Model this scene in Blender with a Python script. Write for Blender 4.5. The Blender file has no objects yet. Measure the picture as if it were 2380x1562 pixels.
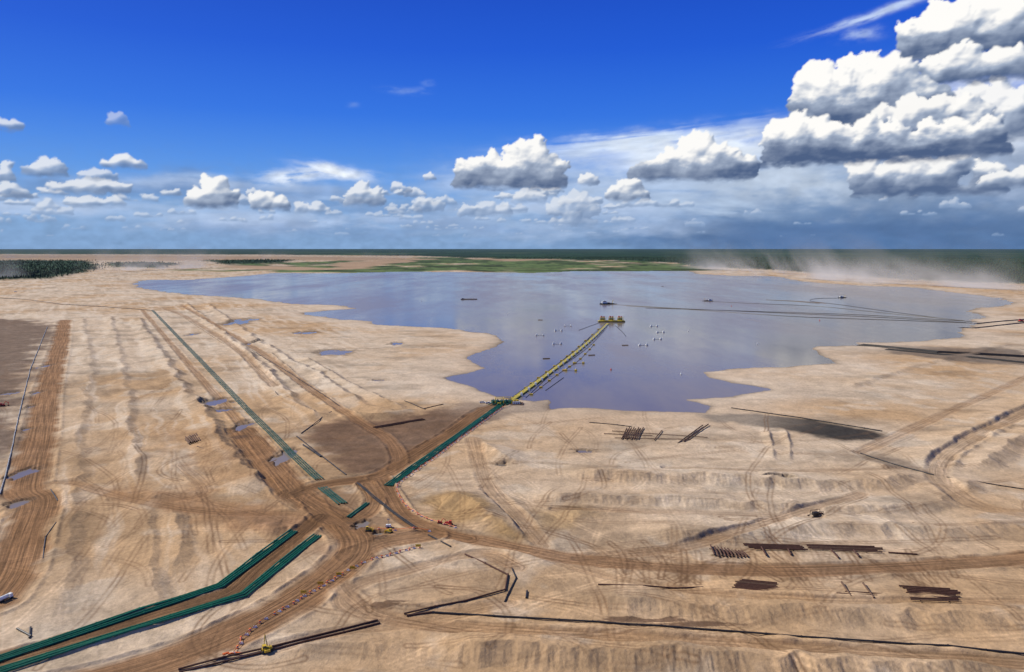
import bpy, math, numpy as np
from mathutils import Vector
rng=np.random.default_rng(7)
# ---------------------------------------------------------------- camera survey
CH=150.0; F=1700.0; CU,CV=1190.0,781.0; HV=577.0
TH=math.atan((CV-HV)/F)
def ray(u,v):
    x=(u-CU)/F; y=-(v-CV)/F
    return x, math.cos(TH)+y*math.sin(TH), -math.sin(TH)+y*math.cos(TH)
def G(u,v,z=1.0):
    dx,dy,dz=ray(u,v); t=(CH-z)/(-dz); return (dx*t,dy*t)
def GP(pts,z=1.0): return [G(u,v,z) for u,v in pts]
# ---------------------------------------------------------------- noise
TAB=rng.random((8,256,256))
def vn(x,y,seed=0):
    T=TAB[seed%8]
    xi=np.floor(x).astype(np.int64); yi=np.floor(y).astype(np.int64)
    fx=x-xi; fy=y-yi; fx=fx*fx*(3-2*fx); fy=fy*fy*(3-2*fy)
    a=T[xi&255,yi&255]; b=T[(xi+1)&255,yi&255]; c=T[xi&255,(yi+1)&255]; d=T[(xi+1)&255,(yi+1)&255]
    return (a*(1-fx)+b*fx)*(1-fy)+(c*(1-fx)+d*fx)*fy
def fbm(x,y,o=4,seed=0):
    s=0;a=.5;t=0
    for i in range(o):
        s=s+a*vn(x,y,seed+i); t+=a; a*=.5; x,y=x*1.62+y*1.22+13.7, y*1.62-x*1.22+7.1
    return s/t
def sfbm(x,y,o=4,seed=0):
    """axis-aligned fbm, keeps stretched streaks stretched"""
    s=0;a=.5;t=0
    for i in range(o):
        s=s+a*vn(x,y,seed+i); t+=a; a*=.6; x=x*2.1+13.7; y=y*1.6+7.1
    return s/t
def sm(a,b,x):
    t=np.clip((x-a)/(b-a),0,1); return t*t*(3-2*t)
def cat(P,n=6):
    P=[np.array(p,float) for p in P]
    if len(P)<3: return [tuple(p) for p in P]
    Q=[2*P[0]-P[1]]+P+[2*P[-1]-P[-2]]; out=[]
    for i in range(1,len(Q)-2):
        for k in range(n):
            t=k/n
            out.append(tuple(.5*((2*Q[i])+(-Q[i-1]+Q[i+1])*t+(2*Q[i-1]-5*Q[i]+4*Q[i+1]-Q[i+2])*t*t+(-Q[i-1]+3*Q[i]-3*Q[i+1]+Q[i+2])*t**3)))
    out.append(tuple(P[-1])); return out
def pldist(X,Y,pts,maxd):
    P=np.array(pts)
    idx=np.nonzero((X>P[:,0].min()-maxd)&(X<P[:,0].max()+maxd)&(Y>P[:,1].min()-maxd)&(Y<P[:,1].max()+maxd))[0]
    if len(idx)==0: return idx,None,None
    x=X[idx];y=Y[idx]; d=np.full(x.shape,1e9); s=np.zeros(x.shape); s0=0
    for i in range(len(P)-1):
        ax,ay=P[i];bx,by=P[i+1]; vx,vy=bx-ax,by-ay; L=math.hypot(vx,vy)
        if L<1e-6: continue
        m=np.nonzero((x>min(ax,bx)-maxd)&(x<max(ax,bx)+maxd)&(y>min(ay,by)-maxd)&(y<max(ay,by)+maxd))[0]
        if len(m):
            px_=x[m]-ax; py_=y[m]-ay
            t=np.clip((px_*vx+py_*vy)/(L*L),0,1)
            dd=np.hypot(px_-t*vx,py_-t*vy)*np.where(vx*py_-vy*px_>0,1,-1)
            k=np.abs(dd)<np.abs(d[m]); mk=m[k]
            d[mk]=dd[k]; s[mk]=s0+t[k]*L
        s0+=L
    k=np.abs(d)<maxd
    return idx[k],d[k],s[k]
def polysd(X,Y,pts,pad=None):
    P=np.array(pts); D=np.full(X.shape,1e9)
    if pad is None: idx=np.arange(len(X))
    else: idx=np.nonzero((X>P[:,0].min()-pad)&(X<P[:,0].max()+pad)&(Y>P[:,1].min()-pad)&(Y<P[:,1].max()+pad))[0]
    if len(idx)==0: return D
    x=X[idx];y=Y[idx]; d=np.full(x.shape,1e18); ins=np.zeros(x.shape,bool)
    n=len(P)
    for i in range(n):
        ax,ay=P[i];bx,by=P[(i+1)%n]; vx,vy=bx-ax,by-ay; L2=vx*vx+vy*vy+1e-9
        t=np.clip(((x-ax)*vx+(y-ay)*vy)/L2,0,1)
        d=np.minimum(d,(x-ax-t*vx)**2+(y-ay-t*vy)**2)
        c=((ay>y)!=(by>y)); 
        if abs(vy)>1e-9: ins^=c&(x<vx*(y-ay)/vy+ax)
    d=np.sqrt(d); D[idx]=np.where(ins,-d,d); return D
# ---------------------------------------------------------------- site plan
LAKE=GP([(315,660),(335,651),(430,651),(560,643),(640,635),(760,636),(940,632),(1100,633),(1240,635),(1330,631),(1450,631),(1600,630),(1620,637),(1700,641),(1800,643),(1850,652),(1900,658),(2000,664),(2120,668),(2180,676),(2250,684),(2330,694),(2352,702),(2330,710),(2270,715),(2250,725),(2290,735),(2250,742),(2275,752),(2235,765),(2240,785),(2150,792),(2060,797),(2000,797),(2010,805),(1905,804),(1880,810),(1905,825),(1945,845),(1870,848),(1830,853),(1760,854),(1690,858),(1635,865),(1650,878),(1700,890),(1750,898),(1785,906),(1740,916),(1690,925),(1605,930),(1655,945),(1640,960),(1560,958),(1500,957),(1420,953),(1330,948),(1283,950),(1272,930),(1240,934),(1200,928),(1160,922),(1120,910),(1080,895),(1024,878),(1080,868),(1118,856),(1108,845),(1085,834),(1105,822),(1150,808),(1180,795),(1155,779),(1110,773),(1060,766),(1000,760),(940,757),(870,754),(845,744),(790,742),(720,732),(700,727),(838,717),(770,709),(670,706),(640,700),(580,694),(500,688),(430,684),(380,677),(330,670)],0)
PUD=[(495,935,30,9),(520,951,32,4),(563,990,18,11),(660,1060,22,16),(103,850,10,5),(85,912,12,4),(62,1097,21,14),(38,1170,20,11),(560,747,26,6),(780,818,36,5),(1357,1047,24,4),(1815,1112,30,5),(840,1218,22,8),(710,773,22,3),(592,795,10,4),(20,913,16,4),(880,1238,16,5),(62,996,12,3),(920,798,12,3),(70,945,8,5),(1165,1078,14,3),(880,883,14,2),(445,777,10,3)]
MUD=[(890,1408,42,8),(1480,1443,110,9),(1600,1452,100,6),(560,1016,20,4)]
ROADS=[
 ([(-150,1640),(150,1600),(400,1530),(560,1462),(700,1385),(800,1310),(828,1265),(800,1222),(735,1180),(690,1150),(655,1110),(560,1000)],12,1.0),
 ([(-100,1562),(200,1482),(380,1425),(530,1380),(600,1320),(700,1240),(745,1200)],6.5,1.2),
 ([(680,1150),(750,1127),(850,1112),(900,1097),(980,1050),(1060,1000),(1120,955),(1160,942)],9,1.15),
 ([(735,1185),(860,1235),(970,1242),(1100,1252),(1250,1283),(1400,1306),(1700,1326),(2000,1322),(2250,1308),(2500,1290)],7,.85),
 ([(880,1110),(905,1150),(940,1200),(1000,1232),(1090,1252)],7,1.05),
 ([(920,1095),(925,1060),(900,1020),(850,990),(780,945),(700,890),(600,815),(500,755),(420,708)],6,.7),
 ([(820,1290),(900,1262),(1000,1246)],8,.9),
 ([(835,1300),(790,1350),(830,1400),(900,1437),(1100,1465),(1500,1490),(2000,1522),(2400,1545)],5,.5),
 ([(150,745),(140,800),(112,900),(95,1000),(72,1090),(62,1140),(85,1165),(60,1240),(30,1330),(-20,1400)],13,1.0),
 ([(60,700),(200,712),(380,718),(520,790),(640,900)],6,.5),
 ([(2450,850),(2200,960),(2000,1052)],6,.4),
 ([(2450,930),(2280,1010),(2180,1090),(2260,1170),(2420,1200)],8,.3),
 ([(1100,1020),(1130,1120),(1200,1200),(1260,1270)],6,.35),
 ([(1350,1300),(1600,1270),(1800,1210),(2000,1150)],5,.4),
 ([(700,1145),(725,1165),(745,1195),(790,1215),(850,1195),(870,1160),(850,1125)],6,.9),
 ([(330,720),(450,860),(560,985),(640,1090),(680,1140)],5,.65),
 ([(870,1440),(800,1400),(830,1360),(930,1330),(1050,1300),(1130,1290),(1200,1320)],5,.4),
 ([(560,1530),(800,1470),(1000,1440),(1180,1400)],5,.3),
 ([(270,1160),(400,1165),(480,1140),(420,1080)],5,.3),
 ([(80,1130),(160,1125),(300,1160),(480,1190),(700,1195)],5,.5),
 ([(1250,1290),(1500,1360),(1900,1400),(2450,1400)],4,.3),
 ([(1550,1090),(1800,1095),(2100,1090)],4,.25),([(1290,1185),(1600,1190),(1900,1205)],4,.25),
]
RIDGES=[ # pts,width,height,steep side(+1 left of travel, -1 right)
 ([(190,740),(212,850),(192,950),(180,1100),(175,1250),(150,1400),(100,1480)],7,1.7,1),
 ([(255,735),(285,850),(305,1000),(330,1130)],7,2.1,1),
 ([(320,740),(400,860),(450,930),(510,1010),(570,1100),(650,1150)],9,4.2,1),
 ([(330,1170),(345,1290),(350,1400),(320,1450)],8,1.8,1),
 ([(385,1170),(410,1260),(395,1350)],7,2.0,1),
 ([(430,705),(540,790),(640,880),(720,965),(760,950)],8,4.0,1),
 ([(480,706),(620,805),(740,870),(850,940),(940,962)],8,3.6,1),
 ([(620,820),(720,900),(830,965),(990,950)],6,3.4,1),
 ([(700,830),(800,885),(950,960)],6,3.0,1),
 ([(700,1150),(715,1180),(760,1185)],5,2.0,1),
 ([(1120,1022),(1160,1058),(1245,1085)],9,4.0,-1),
 ([(1280,1098),(1500,1107),(1800,1120),(2000,1130),(2060,1132),(2140,1100)],12,3.9,-1),
 ([(1190,1152),(1500,1160),(1800,1177),(2050,1190),(2200,1165),(2270,1110)],10,2.9,-1),
 ([(975,1165),(1050,1160),(1130,1195),(1225,1255)],13,5.5,-1),
 ([(1250,1200),(1340,1195),(1400,1215)],11,3.2,-1),
 ([(1450,1235),(1700,1240),(2000,1225),(2200,1235),(2420,1222)],12,2.9,-1),
 ([(940,1505),(1200,1508),(1600,1530),(2000,1548),(2450,1590)],10,4.0,-1),
 ([(1300,1385),(1700,1412),(2100,1428),(2450,1432)],11,2.8,-1),
 ([(2120,1085),(2180,1070),(2300,1000),(2450,920)],14,4.2,-1),
 ([(2250,1095),(2330,1040),(2450,980)],12,3.4,-1),
 ([(870,1345),(900,1400),(1000,1405),(1150,1360)],5,1.5,-1),
 ([(930,1330),(1060,1300),(1150,1340)],5,1.2,-1),
 ([(560,1205),(640,1230),(720,1210)],7,2.6,-1),
 ([(560,1480),(760,1500),(1000,1490)],8,2.0,-1),
 ([(1780,990),(1790,1030),(1800,1075)],2.5,1.4,1),
 ([(1820,990),(1832,1030),(1836,1075)],2.5,1.4,1),
 ([(730,1290),(770,1270),(780,1230)],5,2.0,-1),
 ([(1020,1300),(1200,1290),(1300,1330)],6,1.4,-1),
 ([(250,1165),(330,1150),(430,1160)],6,2.2,-1),
 ([(1980,1065),(2060,1085),(2130,1100)],6,2.4,-1),
 ([(1500,1030),(1700,1040),(1900,1050)],7,1.1,-1),
 ([(1950,905),(2100,860),(2350,800)],9,1.6,-1),
]
ROADW=[(cat(GP(p)),w,s) for p,w,s in ROADS]
RIDW=[(cat(GP(p)),w,h,sg) for p,w,h,sg in RIDGES]
REG=[
 (GP([(-200,735),(60,742),(130,760),(95,860),(60,960),(20,1080),(-200,1300)]),(.14,.092,.064),26,.88),
 (GP([(700,1010),(790,975),(870,975),(990,965),(1080,935),(1160,928),(1150,950),(1050,1020),(950,1085),(880,1100),(800,1102)]),(.15,.088,.054),10,.92),
 (GP([(1120,945),(1275,926),(1283,950),(1200,962),(1130,985)]),(.12,.075,.05),6,.9),
 (GP([(1620,962),(1760,960),(1900,978),(2050,1008),(2040,1024),(1960,1024),(1850,1006),(1740,988),(1660,980)]),(.032,.03,.028),6,.97),
 (GP([(970,1165),(1050,1150),(1140,1195),(1225,1250),(1200,1262),(1100,1225),(1000,1215)]),(.36,.225,.10),7,.85),
 (GP([(1240,1190),(1350,1175),(1400,1205),(1330,1235),(1250,1235)]),(.40,.265,.135),8,.75),
 (GP([(250,1140),(430,1130),(560,1180),(700,1190),(700,1230),(560,1230),(400,1175),(260,1175)]),(.33,.18,.085),12,.7),
 (GP([(380,985),(560,1010),(620,1120),(480,1130),(400,1080)]),(.39,.235,.12),16,.6),
 (GP([(100,1030),(240,1040),(300,1130),(100,1130)]),(.38,.24,.125),16,.5),
 (GP([(700,1150),(780,1135),(860,1170),(920,1215),(870,1245),(790,1235),(740,1190)]),(.20,.12,.07),6,.65),
 (GP([(560,1195),(700,1205),(790,1260),(780,1300),(700,1290),(620,1240)]),(.26,.15,.085),8,.6),
 (GP([(2000,1060),(2100,1070),(2170,1102),(2080,1090)]),(.15,.11,.08),5,.6),
 (GP([(2000,800),(2380,812),(2420,850),(2200,840),(2040,815)]),(.11,.09,.075),14,.75),
 (GP([(830,1330),(1150,1300),(1170,1370),(940,1430),(850,1400)]),(.36,.25,.155),10,.45),
 (GP([(560,1000),(700,1150),(640,1170),(540,1060)]),(.28,.17,.095),12,.6),
]
def ground(X,Y,full=False):
    R=np.hypot(X,Y)
    h=1.0+.5*(fbm(X/90,Y/90,3,1)-.5)+.7*(fbm(X/14,Y/14,3,2)-.5)
    lump=np.zeros_like(h); bank=np.zeros_like(h)
    for p,w,H,sg in RIDW:
        i,d,s=pldist(X,Y,p,w*3.6)
        if d is None or len(i)==0: continue
        d=d*sg
        dd=d+(fbm(s/28,d*0,2,3)-.5)*w*1.2+(fbm(s/8,d*.03,4,6)-.5)*w*.7
        ws=np.where(dd>0,w*1.05,w*2.5)
        tri=np.clip(1-np.abs(dd)/ws,0,1)**1.15
        Ls=s.max()
        amp=H*(.3+1.2*fbm(s/38,d*0,3,5))*sm(0,30,s)*sm(Ls+1,Ls-30,s)
        gul=(sfbm(s/3.5,d/30,3,4)-.5)*.34*H*sm(0,.4,tri)*sm(1,.6,tri)*(dd>0)
        h2=tri*amp+gul*.6
        lump[i]=np.maximum(lump[i],h2)
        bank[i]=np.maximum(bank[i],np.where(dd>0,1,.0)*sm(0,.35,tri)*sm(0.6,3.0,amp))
    h=h+lump
    tr=np.zeros((len(X),3)) if full else None
    rmask=np.zeros_like(h)
    for p,w,st in ROADW:
        i,d,s=pldist(X,Y,p,w*2.2)
        if d is None or len(i)==0: continue
        dd=np.abs(d)+(fbm(X[i]/16,Y[i]/16,3,6)-.5)*w*.8
        m=sm(w*1.2,w*.6,dd)
        wd=np.exp(-((np.abs(d)-w*1.12)/1.3)**2)*.9*min(st,1)*(vn(s/5,d*0,2)+.2)
        h[i]=h[i]*(1-m*.85)+(1.0+.12*(vn(d/1.3,s/40,3)-.5)*2)*m*.85+wd
        k=m*st>rmask[i]; kk=i[k]
        rmask[kk]=(m*st)[k]
        if full: tr[kk,0]=d[k]; tr[kk,1]=s[k]; tr[kk,2]=(m[k]*(.45+.55*st))
    mud=np.zeros_like(h); pw=np.full(h.shape,9.0)
    for k,(u,v,a,b) in enumerate(PUD+MUD):
        cx,cy=G(u,v); rx=abs(G(u+a,v)[0]-cx); ry=abs(G(u,v-b)[1]-G(u,v+b)[1])/2
        m=np.nonzero((abs(X-cx)<rx*2.5)&(abs(Y-cy)<ry*2.5))[0]
        if not len(m): continue
        x=X[m];y=Y[m]
        q=np.hypot((x-cx)/rx,(y-cy)/ry)+(fbm(x/(rx*.6),y/(ry*.6),3,k)-.5)*1.9
        if k<len(PUD):
            pw[m]=np.minimum(pw[m],q)
            t=sm(1.25,.8,q); h[m]=h[m]*(1-t)+(-.25)*t
        else: mud[m]=np.maximum(mud[m],sm(1.1,.8,q))
    hl=np.maximum(h,.35)
    h=np.where(pw<1.4,h,hl)
    sd=np.full(h.shape,1e4); ii=np.nonzero(R<9000)[0]
    sd[ii]=polysd(X[ii],Y[ii],LAKE)
    amp=np.clip(R*.010,5,34)
    q=np.clip(sd,-500,500)
    qn=q+(fbm(X/26,Y/34,5,4)-.5)*amp*1.9+(fbm(X/90,Y/130,2,2)-.5)*amp*.7
    shore=sm(0,1,(qn+3)/np.clip(R*.03,14,200))
    h=np.where(qn<0,np.maximum(-3,qn*.12),np.minimum(h,h*shore+.06*(1-shore)))
    if not full: return h
    # ---------------- colour
    n1=fbm(X/130,Y/130,4,0)[:,None]; n2=fbm(X/26,Y/26,4,3)[:,None]; n3=fbm(X/7,Y/7,3,5)[:,None]
    pale=np.array([.55,.425,.30]); tan=np.array([.48,.315,.175]); wht=np.array([.60,.51,.40])
    mixn=np.clip((n1-.5)*3.4+.55-sm(500,1100,Y)[:,None]*.3+.28*sm(450,250,Y)[:,None],0,1)
    C=pale*(1-mixn)+tan*mixn
    wv=sm(.56,.72,n2)*.38; C=C*(1-wv)+wht*wv
    C=C*(.86+.28*n3)*(1-.26*sm(.52,.70,fbm(X/60,Y/30,5,6)[:,None]))
    d0=np.array(G(285,850));d1=np.array(G(330,1130)); t_=(d0-d1)/np.linalg.norm(d0-d1)
    al_=X*t_[0]+Y*t_[1]; ac_=X*t_[1]-Y*t_[0]
    wob=(fbm(X/60,Y/60,3,6)-.5)*26
    lm=sm(-60,-160,X+Y*.10)[:,None]; rmk=sm(20,140,X)[:,None]*sm(900,600,Y)[:,None]
    g1=sfbm((ac_+wob)/10,al_/110,4,1)[:,None]; g2=sfbm(X/110,(Y+wob*.6)/9,4,2)[:,None]; g3=sfbm((ac_+wob)/2.5,al_/70,3,5)[:,None]
    C=C*(1+lm*((g1-.5)*.45+(g3-.5)*.2)+rmk*(g2-.5)*.34)
    ww=lm*sm(.5,.72,g1)*.45; C=C*(1-ww)+wht*1.03*ww
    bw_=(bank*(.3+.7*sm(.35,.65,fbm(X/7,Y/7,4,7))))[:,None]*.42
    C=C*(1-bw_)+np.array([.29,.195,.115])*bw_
    for poly,col,fe,st in REG:
        s_=polysd(X,Y,poly,90)
        w_=(sm(fe,-fe,s_+(fbm(X/24,Y/24,5,1)-.5)*fe*3.6)*st)[:,None]
        C=C*(1-w_)+np.array(col)*(.65+.7*n3)*w_
    rc=np.array([.27,.142,.066])*(.7+.6*n2)
    rm=np.clip(rmask,0,1)[:,None]; C=C*(1-rm*.92)+rc*rm*.92
    ex=np.clip(rmask-1,0,1)[:,None]; C=C*(1-ex*1.8)
    m_=mud[:,None]; C=C*(1-m_*.85)+np.array([.12,.07,.045])*m_*.85
    pd=(sm(1.75,1.05,pw))[:,None]*.6; C=C*(1-pd)+np.array([.12,.085,.06])*pd
    bz=(sm(110,20,qn)*.5)[:,None]*(1-rm*.8); C=C*(1-bz)+np.array([.60,.48,.36])*(.80+.4*n2)*bz
    wr=(np.exp(-np.clip(qn,0,1e4)/np.clip(R*.005,2.5,30))*(.3+.9*fbm(X/40,Y/40,3,6)))[:,None]*.85
    wr=np.clip(wr,0,.9); C=C*(1-wr)+np.array([.09,.07,.055])*wr
    r2=np.random.default_rng(3)
    CLU=[(1590,1350,60,18),(1860,1350,200,16),(2150,1360,80,20),(1480,1345,80,14),(820,1180,80,40),(1900,1340,200,10),(480,1090,60,40)]
    for k in range(380):
        u=r2.uniform(-50,2430); v=r2.uniform(1000,1560)
        if u<900 and r2.random()<.5: v=r2.uniform(780,1300)
        clu=k>=300
        if clu: 
            c_=CLU[k%len(CLU)]; u=c_[0]+r2.normal()*c_[2]*.5; v=c_[1]+r2.normal()*c_[3]*.5
        x0,y0=G(u,v); a=r2.choice([0,0,.15,3.0,1.2,1.9]) + r2.normal()*.25
        if u<700: a=r2.choice([1.9,2.0,1.75])+r2.normal()*.12
        P=[(x0,y0)]; kk=r2.normal()*.003
        if k%5==0: kk=r2.choice([-1,1])*r2.uniform(.01,.03)
        if clu: a=1.5+r2.normal()*.35
        for j in range(int(r2.integers(6,16)) if not clu else 3):
            x0+=12*math.cos(a);y0+=12*math.sin(a);a+=kk*12+r2.normal()*.04;P.append((x0,y0))
        P=cat(P,3)
        i,d,s=pldist(X,Y,P,5)
        if d is None or not len(i): continue
        t=(np.exp(-((np.abs(d)-1.3)/.6)**2)*r2.uniform(.25,.65)*(.3+1.0*vn(s/14,d*0,k)))[:,None]
        if k%3==0 and not clu: C[i]=C[i]*(1+t*.4)
        else: C[i]=C[i]*(1-t)+np.array([.17,.095,.05])*t
    # ---------------- far country
    forest=np.zeros_like(h)
    A0_=GP([(-900,591),(0,591),(600,592),(960,595),(1100,600),(1250,603),(1450,606),(1560,612),(1620,621),(1820,630),(1950,641),(2150,653),(2380,661),(2700,672),(3600,672),(3600,578.2),(-900,578.2)])
    B=GP([(-900,606),(190,606),(235,618),(215,632),(100,650),(-900,664)])
    Cc=GP([(240,612),(330,610),(420,613),(380,624),(260,622)])
    Dd=GP([(480,606),(600,601),(690,605),(640,613),(520,616)])
    for P_ in (A0_,B,Cc,Dd):
        s_=polysd(X,Y,P_,600); f_=R*.02
        forest=np.maximum(forest,sm(f_*.3,-f_*.3,s_+(fbm(X/400,Y/400,3,2)-.5)*f_*1.2))
    forest=np.maximum(forest,(R>30000)*1.)
    scrub=polysd(X,Y,GP([(450,628),(760,634),(1240,634),(1640,630),(1600,616),(1450,604),(1250,600),(960,598),(800,606),(620,612)]),500)
    sc_=sm(120,-80,scrub+(fbm(X/300,Y/300,4,1)-.5)*500)*sm(.34,.5,fbm(X/420,Y/600,4,3)+.06)
    gcol=np.array([.115,.165,.055])*(.4+1.1*fbm(X/60,Y/90,4,2)[:,None])
    gcol=gcol*(1-.6*sm(.48,.58,fbm(X/170,Y/240,4,4)[:,None]))
    C=C*(1-sc_[:,None])+gcol*sc_[:,None]
    strips=[GP([(-300,593),(300,594),(700,597),(960,599),(940,607),(600,604),(400,606),(-300,604)]),
            GP([(780,612),(900,604),(1010,601),(960,607),(860,620),(800,626)]),GP([(1090,601),(1290,603),(1180,608)]),
            GP([(560,618),(790,624),(700,628),(540,624)])]
    st_=np.zeros_like(h)
    for P_ in strips:
        s_=polysd(X,Y,P_,900); st_=np.maximum(st_,sm(100,-60,s_+(fbm(X/500,Y/900,3,5)-.5)*500))
    forest=forest*(1-st_)
    fcol=np.array([.017,.042,.017])*(.3+1.6*fbm(X/140,Y/260,5,3)[:,None])*(.55+.9*fbm(X/1200,Y/3500,3,1)[:,None])
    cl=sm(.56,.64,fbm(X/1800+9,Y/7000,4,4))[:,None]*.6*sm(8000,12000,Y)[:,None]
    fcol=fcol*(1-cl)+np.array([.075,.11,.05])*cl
    C=C*(1-st_[:,None])+np.array([.40,.27,.17])*(.8+.4*n1)*st_[:,None]
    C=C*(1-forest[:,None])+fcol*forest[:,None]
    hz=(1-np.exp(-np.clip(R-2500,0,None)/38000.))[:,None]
    C=C*(1-hz)+np.array([.035,.07,.085])*hz  # aerial haze painted into the ground colour, growing with distance
    h=h+forest*(4+8*vn(X/18,Y/30,5))*(sd>0)
    return h,np.clip(C,0,1),tr,forest,wr[:,0]
def gh(x,y):
    return ground(np.atleast_1d(np.float64(x)),np.atleast_1d(np.float64(y)))
# ---------------------------------------------------------------- node helpers
def newmat(name):
    m=bpy.data.materials.new(name); m.use_nodes=True; nt=m.node_tree
    b=nt.nodes['Principled BSDF']; return m,nt,b
def lk(nt,a,b): nt.links.new(a,b)
def mathn(nt,op,a,b=None,c=None):
    n=nt.nodes.new('ShaderNodeMath'); n.operation=op
    for i,v in enumerate((a,b,c)):
        if v is None: continue
        if hasattr(v,'links'): lk(nt,v,n.inputs[i])
        else: n.inputs[i].default_value=v
    return n.outputs[0]
def mixc(nt,bt,f,a,b):
    n=nt.nodes.new('ShaderNodeMix'); n.data_type='RGBA'; n.blend_type=bt
    for s,v in ((n.inputs[0],f),(n.inputs[6],a),(n.inputs[7],b)):
        if hasattr(v,'links'): lk(nt,v,s)
        else: s.default_value=v
    return n.outputs[2]
def noise(nt,vec,scale,detail=4,rough=.55):
    n=nt.nodes.new('ShaderNodeTexNoise'); n.inputs['Scale'].default_value=scale; n.inputs['Detail'].default_value=detail
    n.inputs['Roughness'].default_value=rough
    if vec is not None: lk(nt,vec,n.inputs['Vector'])
    return n.outputs['Fac']
def maprange(nt,v,a,b,c,d):
    n=nt.nodes.new('ShaderNodeMapRange'); lk(nt,v,n.inputs[0])
    for i,x in enumerate((a,b,c,d)): n.inputs[i+1].default_value=x
    return n.outputs[0]
def simple(name,col,rough=.6,metal=0,var=.25,scale=.6):
    m,nt,b=newmat(name)
    tc=nt.nodes.new('ShaderNodeTexCoord')
    f=noise(nt,tc.outputs['Object'],scale,4)
    v=maprange(nt,f,.3,.7,1-var,1+var)
    cmb=nt.nodes.new('ShaderNodeCombineColor')
    for i in range(3): lk(nt,v,cmb.inputs[i])
    o=mixc(nt,'MULTIPLY',1.0,(*col,1),cmb.outputs[0]); lk(nt,o,b.inputs['Base Color'])
    b.inputs['Roughness'].default_value=rough; b.inputs['Metallic'].default_value=metal
    return m
def mesh_np(name,V,Fq,mat,smooth=True):
    me=bpy.data.meshes.new(name); nv=len(V); nf=len(Fq); k=Fq.shape[1]
    me.vertices.add(nv); me.vertices.foreach_set('co',V.astype(np.float32).ravel())
    me.loops.add(nf*k); me.loops.foreach_set('vertex_index',Fq.astype(np.int32).ravel())
    me.polygons.add(nf); me.polygons.foreach_set('loop_start',np.arange(nf,dtype=np.int32)*k)
    me.polygons.foreach_set('loop_total',np.full(nf,k,dtype=np.int32))
    me.polygons.foreach_set('use_smooth',np.full(nf,smooth))
    me.update(calc_edges=True); me.materials.append(mat)
    o=bpy.data.objects.new(name,me); bpy.context.collection.objects.link(o); return o
# ---------------------------------------------------------------- ground sheet
dense=np.radians(np.arange(-41,41.01,.068)); coarse=np.radians(np.arange(45,316,4.5))
AZ=np.concatenate([dense,coarse])
dep=np.radians(np.arange(35,1.0,-.040)); rr=CH/np.tan(dep)
RR=np.concatenate([np.linspace(2,rr[0]*.97,14),rr,np.geomspace(rr[-1]*1.01,148000,90)])
na,nr=len(AZ),len(RR)
AA,RG=np.meshgrid(AZ,RR); X=(np.sin(AA)*RG).ravel(); Y=(np.cos(AA)*RG).ravel()
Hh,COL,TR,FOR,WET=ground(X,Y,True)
V=np.stack([X,Y,Hh],1)
i=np.arange(nr-1)[:,None]; j=np.arange(na)[None,:]; j2=(j+1)%na
Fq=np.stack([i*na+j,i*na+j2,(i+1)*na+j2,(i+1)*na+j],-1).reshape(-1,4)[:, ::-1]
mg,nt,b=newmat('sand_ground')
a1=nt.nodes.new('ShaderNodeAttribute'); a1.attribute_name='Col'
a2=nt.nodes.new('ShaderNodeAttribute'); a2.attribute_name='track'
geo=nt.nodes.new('ShaderNodeNewGeometry'); pos=geo.outputs['Position']
sep=nt.nodes.new('ShaderNodeSeparateXYZ'); lk(nt,a2.outputs['Vector'],sep.inputs[0])
cv=nt.nodes.new('ShaderNodeCombineXYZ')
lk(nt,mathn(nt,'MULTIPLY',sep.outputs[0],.75),cv.inputs[0]); lk(nt,mathn(nt,'MULTIPLY',sep.outputs[1],.012),cv.inputs[1])
trk=noise(nt,cv.outputs[0],1.0,5,.7)
trv=maprange(nt,trk,.35,.65,-.5,.4)
trm=mathn(nt,'MULTIPLY_ADD',trv,sep.outputs[2],1.0)
fine=maprange(nt,noise(nt,pos,.5,7,.7),.3,.7,.78,1.2)
med=maprange(nt,noise(nt,pos,.06,7,.68),.3,.7,.84,1.15)
tot=mathn(nt,'MULTIPLY',mathn(nt,'MULTIPLY',fine,med),trm)
vm=nt.nodes.new('ShaderNodeVectorMath'); vm.operation='SCALE'; lk(nt,a1.outputs['Color'],vm.inputs[0]); lk(nt,tot,vm.inputs['Scale'])
lk(nt,vm.outputs[0],b.inputs['Base Color']); b.inputs['Roughness'].default_value=.95
b.inputs['Specular IOR Level'].default_value=.1
bp=nt.nodes.new('ShaderNodeBump'); bp.inputs['Distance'].default_value=1.0; bp.inputs['Strength'].default_value=.75
hb=mathn(nt,'ADD',noise(nt,pos,.25,8,.7),mathn(nt,'MULTIPLY',mathn(nt,'MULTIPLY',trk,sep.outputs[2]),.8))
lk(nt,hb,bp.inputs['Height']); lk(nt,bp.outputs[0],b.inputs['Normal'])
gr=mesh_np('ground',V,Fq,mg)
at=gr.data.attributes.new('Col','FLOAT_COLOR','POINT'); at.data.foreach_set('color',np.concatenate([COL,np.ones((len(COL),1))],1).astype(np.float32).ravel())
at=gr.data.attributes.new('track','FLOAT_VECTOR','POINT'); at.data.foreach_set('vector',TR.astype(np.float32).ravel())
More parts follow.
